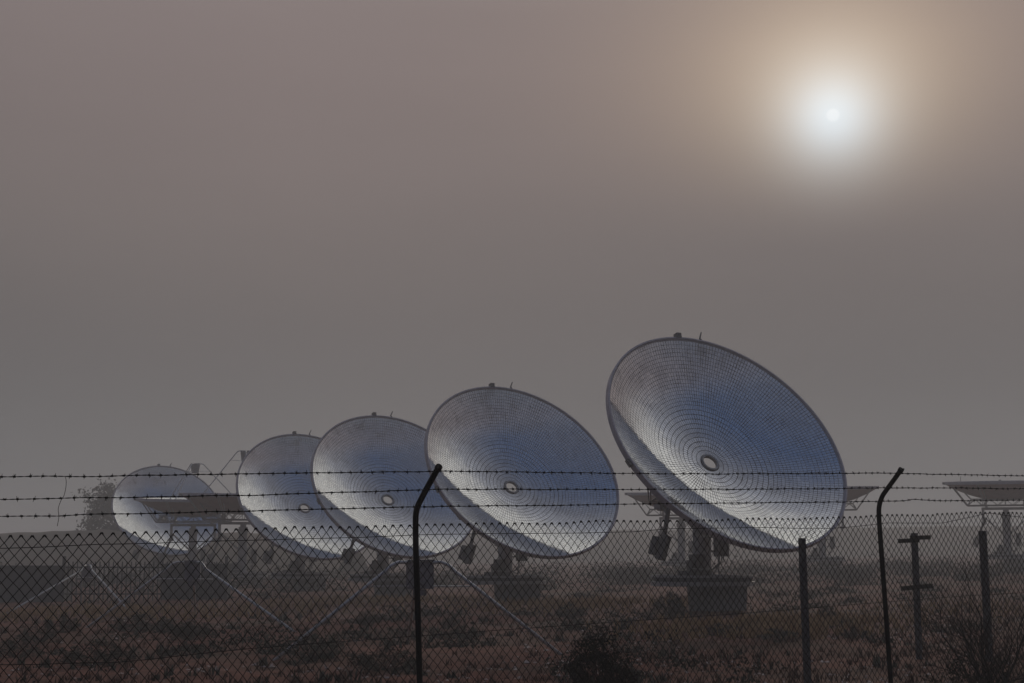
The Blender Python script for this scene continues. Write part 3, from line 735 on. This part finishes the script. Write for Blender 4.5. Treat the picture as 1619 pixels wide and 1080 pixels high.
S = [(protoA, 1057, 976, 62, 46, 'round dark shrub under the deck of the largest dish', .3),
     (protoA, 1352, 1010, 46, 24, 'small dark shrub between the plain post and the right black fence post', 1.3),
     (protoA, 1310, 984, 36, 30, 'loose shrub just right of the plain weathered post', 2.2),
     (protoB, 712, 992, 34, 26, 'grey green shrub beneath the right leg of the nearest tripod', .7),
     (protoA, 584, 990, 40, 30, 'dark shrub behind the left leg of the nearest tripod', 2.6),
     (protoB, 500, 1046, 120, 46, 'broad grey green bush crossed by the foot of the nearest tripod', 4.1),
     (protoA, 98, 1000, 60, 34, 'dark shrub below the left end of the picket fence', 5.0),
     (protoB, 62, 1016, 70, 40, 'pale leaved shrub at far left in front of the low wall', .2),
     (protoA, 225, 1000, 110, 34, 'long dark shrub below the middle tube tripod', 1.9),
     (protoA, 303, 1012, 70, 36, 'dark shrub right under the centre leg of the middle tripod', 3.3),
     (protoB, 25, 1040, 90, 36, 'low greyish bush at the left border', 2.9),
     (protoA, 150, 1052, 140, 44, 'wide dark bush at lower left', .9),
     (protoA, 605, 1060, 130, 44, 'wide dark bush left of the foot of the left black fence post', 5.3),
     (protoA, 735, 1010, 60, 26, 'low dark shrub right of the left black fence post', 3.9),
     (protoB, 1236, 1012, 90, 22, 'low grey green shrub spreading left of the plain weathered post', 4.6),
     (protoA, 1130, 1004, 90, 22, 'low dark shrub in front of the largest dish foundation', 5.9),
     (protoA, 905, 978, 60, 28, 'dark shrub in the yellow grass between the two largest dishes', 2.0)]
for s in S: place_shrub(s[0], s[1], s[2], s[3], s[4], s[5], s[6])
# dark dense bush just behind the fence
L, T = shrub_mesh(21, .46, 1.0, 9000, .028, flat=.35, rag=.5)
bush = empty('dense_bush', at(950, 1100, 13.0)); bush.location.z = gz(bush.location.x, 13.0) - .03
bush.scale = (.66, .66, .80)
L.build('foliage', 'darkleaf', bush); T.build('stem', 'twig', bush); tag(bush, 'dense almost black bush at the bottom where the tripod leg ends', 'bush')
# bare twiggy bush at the right
def twig_bush(seed, H, spread, n0):
    r_ = random.Random(seed); mb = MB()
    def grow(p, d, L, r, depth):
        pts = [p]; rr = [r]; k = 5
        for i in range(k):
            d = (d + Vector((r_.gauss(0, .16), r_.gauss(0, .16), r_.gauss(.03, .10)))).normalized(); p = p + d * (L / k); pts.append(p); rr.append(r * (1 - .55 * (i + 1) / k))
            if depth < 4 and r_.random() < (.95 if depth < 3 else .6):
                ax = d.orthogonal().normalized(); ax = Matrix.Rotation(r_.random() * 6.28, 3, d) @ ax
                grow(p, (d + ax * r_.uniform(.45, .95)).normalized(), L * r_.uniform(.42, .66), rr[-1] * .62, depth + 1)
        mb.tube(pts, rr, 4 if depth else 6, cap=False)
    for i in range(n0):
        a = r_.uniform(0, 6.28); s = r_.uniform(.15, spread); grow(Vector((math.cos(a) * .06, math.sin(a) * .06, 0)), Vector((math.cos(a) * s, math.sin(a) * s, 1)).normalized(), H * r_.uniform(.7, 1.0), .014, 0)
    return mb
tb = empty('bare_bush', at(1575, 1110, 14.2)); tb.location.z = gz(tb.location.x, 14.2) - .03
twig_bush(5, 1.22, 1.1, 11).build('branches', 'twig', tb)
L, T = shrub_mesh(33, .62, .50, 2600, .022, flat=.4, rag=.8); L.build('foliage', 'darkleaf', tb); T.build('stem', 'twig', tb)
tag(tb, 'bare twiggy dark bush at the lower right in front of the last post', 'bush')

# far tree at the left
def far_tree():
    base = at(205, 835, 128); base.z = gz(base.x, 128); r_ = random.Random(4)
    root = empty('leafy_tree', base); H = at(205, 768, 128).z - base.z
    t = MB(); t.tube([(0, 0, -.5), (.1, 0, 1.5), (.0, .1, 3.2), (.2, 0, H * .7)], [.32, .26, .18, .06], 8)
    L = MB(); cl = []
    for k in range(230):
        a = r_.uniform(0, 6.28); z = r_.uniform(.12, 1.0); wr = (4.7 - 1.2 * z + 1.1 * noise.noise(Vector((a * 1.3, z * 4, 2)))) * r_.uniform(.2, 1) ** .55
        c = Vector((math.cos(a) * wr, math.sin(a) * wr, z * H * r_.uniform(.9, 1.04))); cl.append(c)
        if k % 4 == 0: t.tube([(0, 0, c.z * .45), c * .6 + Vector((0, 0, c.z * .28)), c], [.08, .05, .02], 5)
    t.build('trunk', 'bark', root)
    for c in cl:
        for j in range(60):
            d = Vector((r_.gauss(0, 1), r_.gauss(0, 1), r_.gauss(0, .8))) * .40; s = r_.uniform(.16, .34)
            L.leaf(c + d, Vector((r_.gauss(0, 1), r_.gauss(0, 1), r_.gauss(0, 1))), s * .7, s * 1.2)
    L.build('crown', 'treeleaf', root); tag(root, 'hazy leafy tree on the bank left of the farthest dish', 'tree')
far_tree()

# ground cover: dry grass, weeds and stones
def grass(name, mat, patches, nblade, hmin, hmax, seed, w=.008):
    r_ = random.Random(seed); mb = MB()
    for (x, y, sx, sy, n) in patches:
        for i in range(n):
            tx, ty = x + r_.gauss(0, sx), y + r_.gauss(0, sy); tz = gz(tx, ty) - .01
            if ty < 9: continue
            hh = r_.uniform(hmin, hmax)
            for b in range(nblade):
                a = r_.uniform(0, 6.28); ln = r_.uniform(.1, .7); bx, by = tx + r_.gauss(0, .035), ty + r_.gauss(0, .035)
                d = Vector((math.cos(a) * ln, math.sin(a) * ln, 1)).normalized(); h = hh * r_.uniform(.5, 1.1); ww = w * r_.uniform(.7, 1.4)
                s = Vector((-math.sin(a), math.cos(a), 0)) * ww; p = Vector((bx, by, tz)); k = len(mb.v)
                m1 = p + d * h * .55; e = p + d * h + Vector((math.cos(a), math.sin(a), -.4)) * h * .16
                mb.v += [p - s, p + s, m1 + s * .7, m1 - s * .7, e]; mb.f += [[k, k + 1, k + 2, k + 3], [k + 3, k + 2, k + 4]]
    o = mb.build(name, mat); tag(o, kind='stuff'); return o
def gp(px, py): p = foot(px, py); return p.x, p.y
pt = []
for (px, py, sx, sy, n) in [(905, 957, 1.7, 2.2, 330), (1215, 988, 1.5, 1.2, 300), (1290, 984, .9, 1.0, 150), (170, 972, 1.2, 2.0, 150), (640, 950, 2.5, 3.0, 170), (360, 968, 2.2, 3, 170),
                          (540, 955, 2.0, 3.0, 120), (1560, 965, 2.0, 3.0, 120), (30, 975, 1.6, 2.5, 110), (1180, 1006, 1.4, .8, 90), (1040, 950, 2, 2, 60)]:
    x, y = gp(px, py); pt.append((x, y, sx, sy, n))
GRASS = [q[:4] for q in pt]
g1 = grass('dry_grass', 'drygrass', pt, 9, .16, .36, 1, .013); g1['label'] = 'yellowish dry grass in loose patches'
pt = []
r_ = random.Random(11)
for i in range(230):
    y = 14 * (60 / 14) ** r_.random(); x = r_.uniform(-.44, .44) * y; pt.append((x, y, .5 + y * .02, .35 + y * .02, 10))
g2 = grass('weeds', 'browngrass', pt, 9, .06, .2, 2, .009); pt = []
for i in range(70):
    y = 15 * (42 / 15) ** r_.random(); x = r_.uniform(-.42, .10) * y if r_.random() < .7 else r_.uniform(-.1, .42) * y; pt.append((x, y, .3, .25, 5))
g3 = grass('pale_tufts', 'grayleaf', pt, 12, .10, .26, 6, .012); g3['kind'] = 'stuff'; g3['label'] = 'pale grey green tufts among the weeds'
g2['label'] = 'brown withered weeds on the red soil'
def cover(name, mat, n, y0, y1, seed, size, lw, per):
    r_ = random.Random(seed); mb = MB()
    for i in range(n):
        y = y0 * (y1 / y0) ** r_.random(); x = r_.uniform(-.46, .46) * y
        bare = .30 if (y < 26 and -1.5 < x + .06 * y) else -.02
        if noise.noise(Vector((x * .22, y * .13, seed))) < bare: continue
        if y < 64 and any(((x - gx_) / (1.9 * sx_)) ** 2 + ((y - gy_) / (2.6 * sy_)) ** 2 < 1 for gx_, gy_, sx_, sy_ in GRASS): continue
        s = size * r_.uniform(.5, 1.5); z0 = gz(x, y)
        for j in range(per):
            d = Vector((r_.gauss(0, s), r_.gauss(0, s), abs(r_.gauss(0, s * .55)))); k = lw * r_.uniform(.6, 1.6) * (1 + y / 60)
            mb.leaf(Vector((x, y, z0)) + d, Vector((r_.gauss(0, 1), r_.gauss(0, 1), r_.gauss(.3, 1))), k * .6, k * 1.3)
    o = mb.build(name, mat); tag(o, kind='stuff'); return o
c1 = cover('undergrowth', 'shrubleaf', 620, 15, 85, 5, .20, .035, 110); c1['label'] = 'low dark undergrowth over the plain'
c2 = cover('undergrowth', 'grayleaf', 130, 15, 60, 8, .16, .035, 80); c2['label'] = 'low greyish undergrowth over the plain'
c3 = cover('undergrowth', 'shrubleaf', 520, 66, 118, 14, .62, .05, 150); c3['label'] = 'dark scrub far across the plain'
def stones():
    r_ = random.Random(3); mb = MB()
    for i in range(4200):
        y = 13 * (44 / 13) ** (r_.random() ** 1.4); x = r_.uniform(-.42, .42) * y
        if noise.noise(Vector((x * .3, y * .3, 40))) < (-.05 if x > -1 else .12): continue
        s = r_.uniform(.012, .045) * (1.7 if r_.random() < .08 else 1); P = Vector((x, y, gz(x, y) + s * .15)); b = len(mb.v)
        rot = Matrix.Rotation(r_.uniform(0, 6.28), 3, 'Z'); fl = r_.uniform(.3, .6)
        for (dx, dy, dz) in ((1, 0, 0), (-1, 0, 0), (0, .7, 0), (0, -.7, 0), (0, 0, 1), (0, 0, -1)):
            mb.v.append(P + rot @ Vector((dx * s * r_.uniform(.7, 1.4), dy * s * r_.uniform(.7, 1.4), dz * s * fl)) + Vector((r_.gauss(0, .15), r_.gauss(0, .15), 0)) * s)
        for f in ((0, 2, 4), (2, 1, 4), (1, 3, 4), (3, 0, 4), (2, 0, 5), (1, 2, 5), (3, 1, 5), (0, 3, 5)): mb.f.append([b + q for q in f])
    o = mb.build('gravel', 'stone'); tag(o, kind='stuff'); o['label'] = 'pale stones scattered on the red soil'
stones()

# ------------------------------------------------------------------ haze
HZ = MB().quadbox((0, 300, 4.0), (1000, 720, 15.0))
hm = bpy.data.materials.new('haze_air'); hm.use_nodes = True; nt = hm.node_tree; nt.nodes.clear()
pv = nt.nodes.new('ShaderNodeVolumePrincipled'); mo = nt.nodes.new('ShaderNodeOutputMaterial'); nt.links.new(pv.outputs[0], mo.inputs['Volume'])
pv.inputs['Color'].default_value = (.895, .89, .90, 1); pv.inputs['Density'].default_value = .0038; pv.inputs['Anisotropy'].default_value = .2
hz = HZ.build('haze', hm); tag(hz, kind='stuff'); hz['label'] = 'even morning fog over the plain'
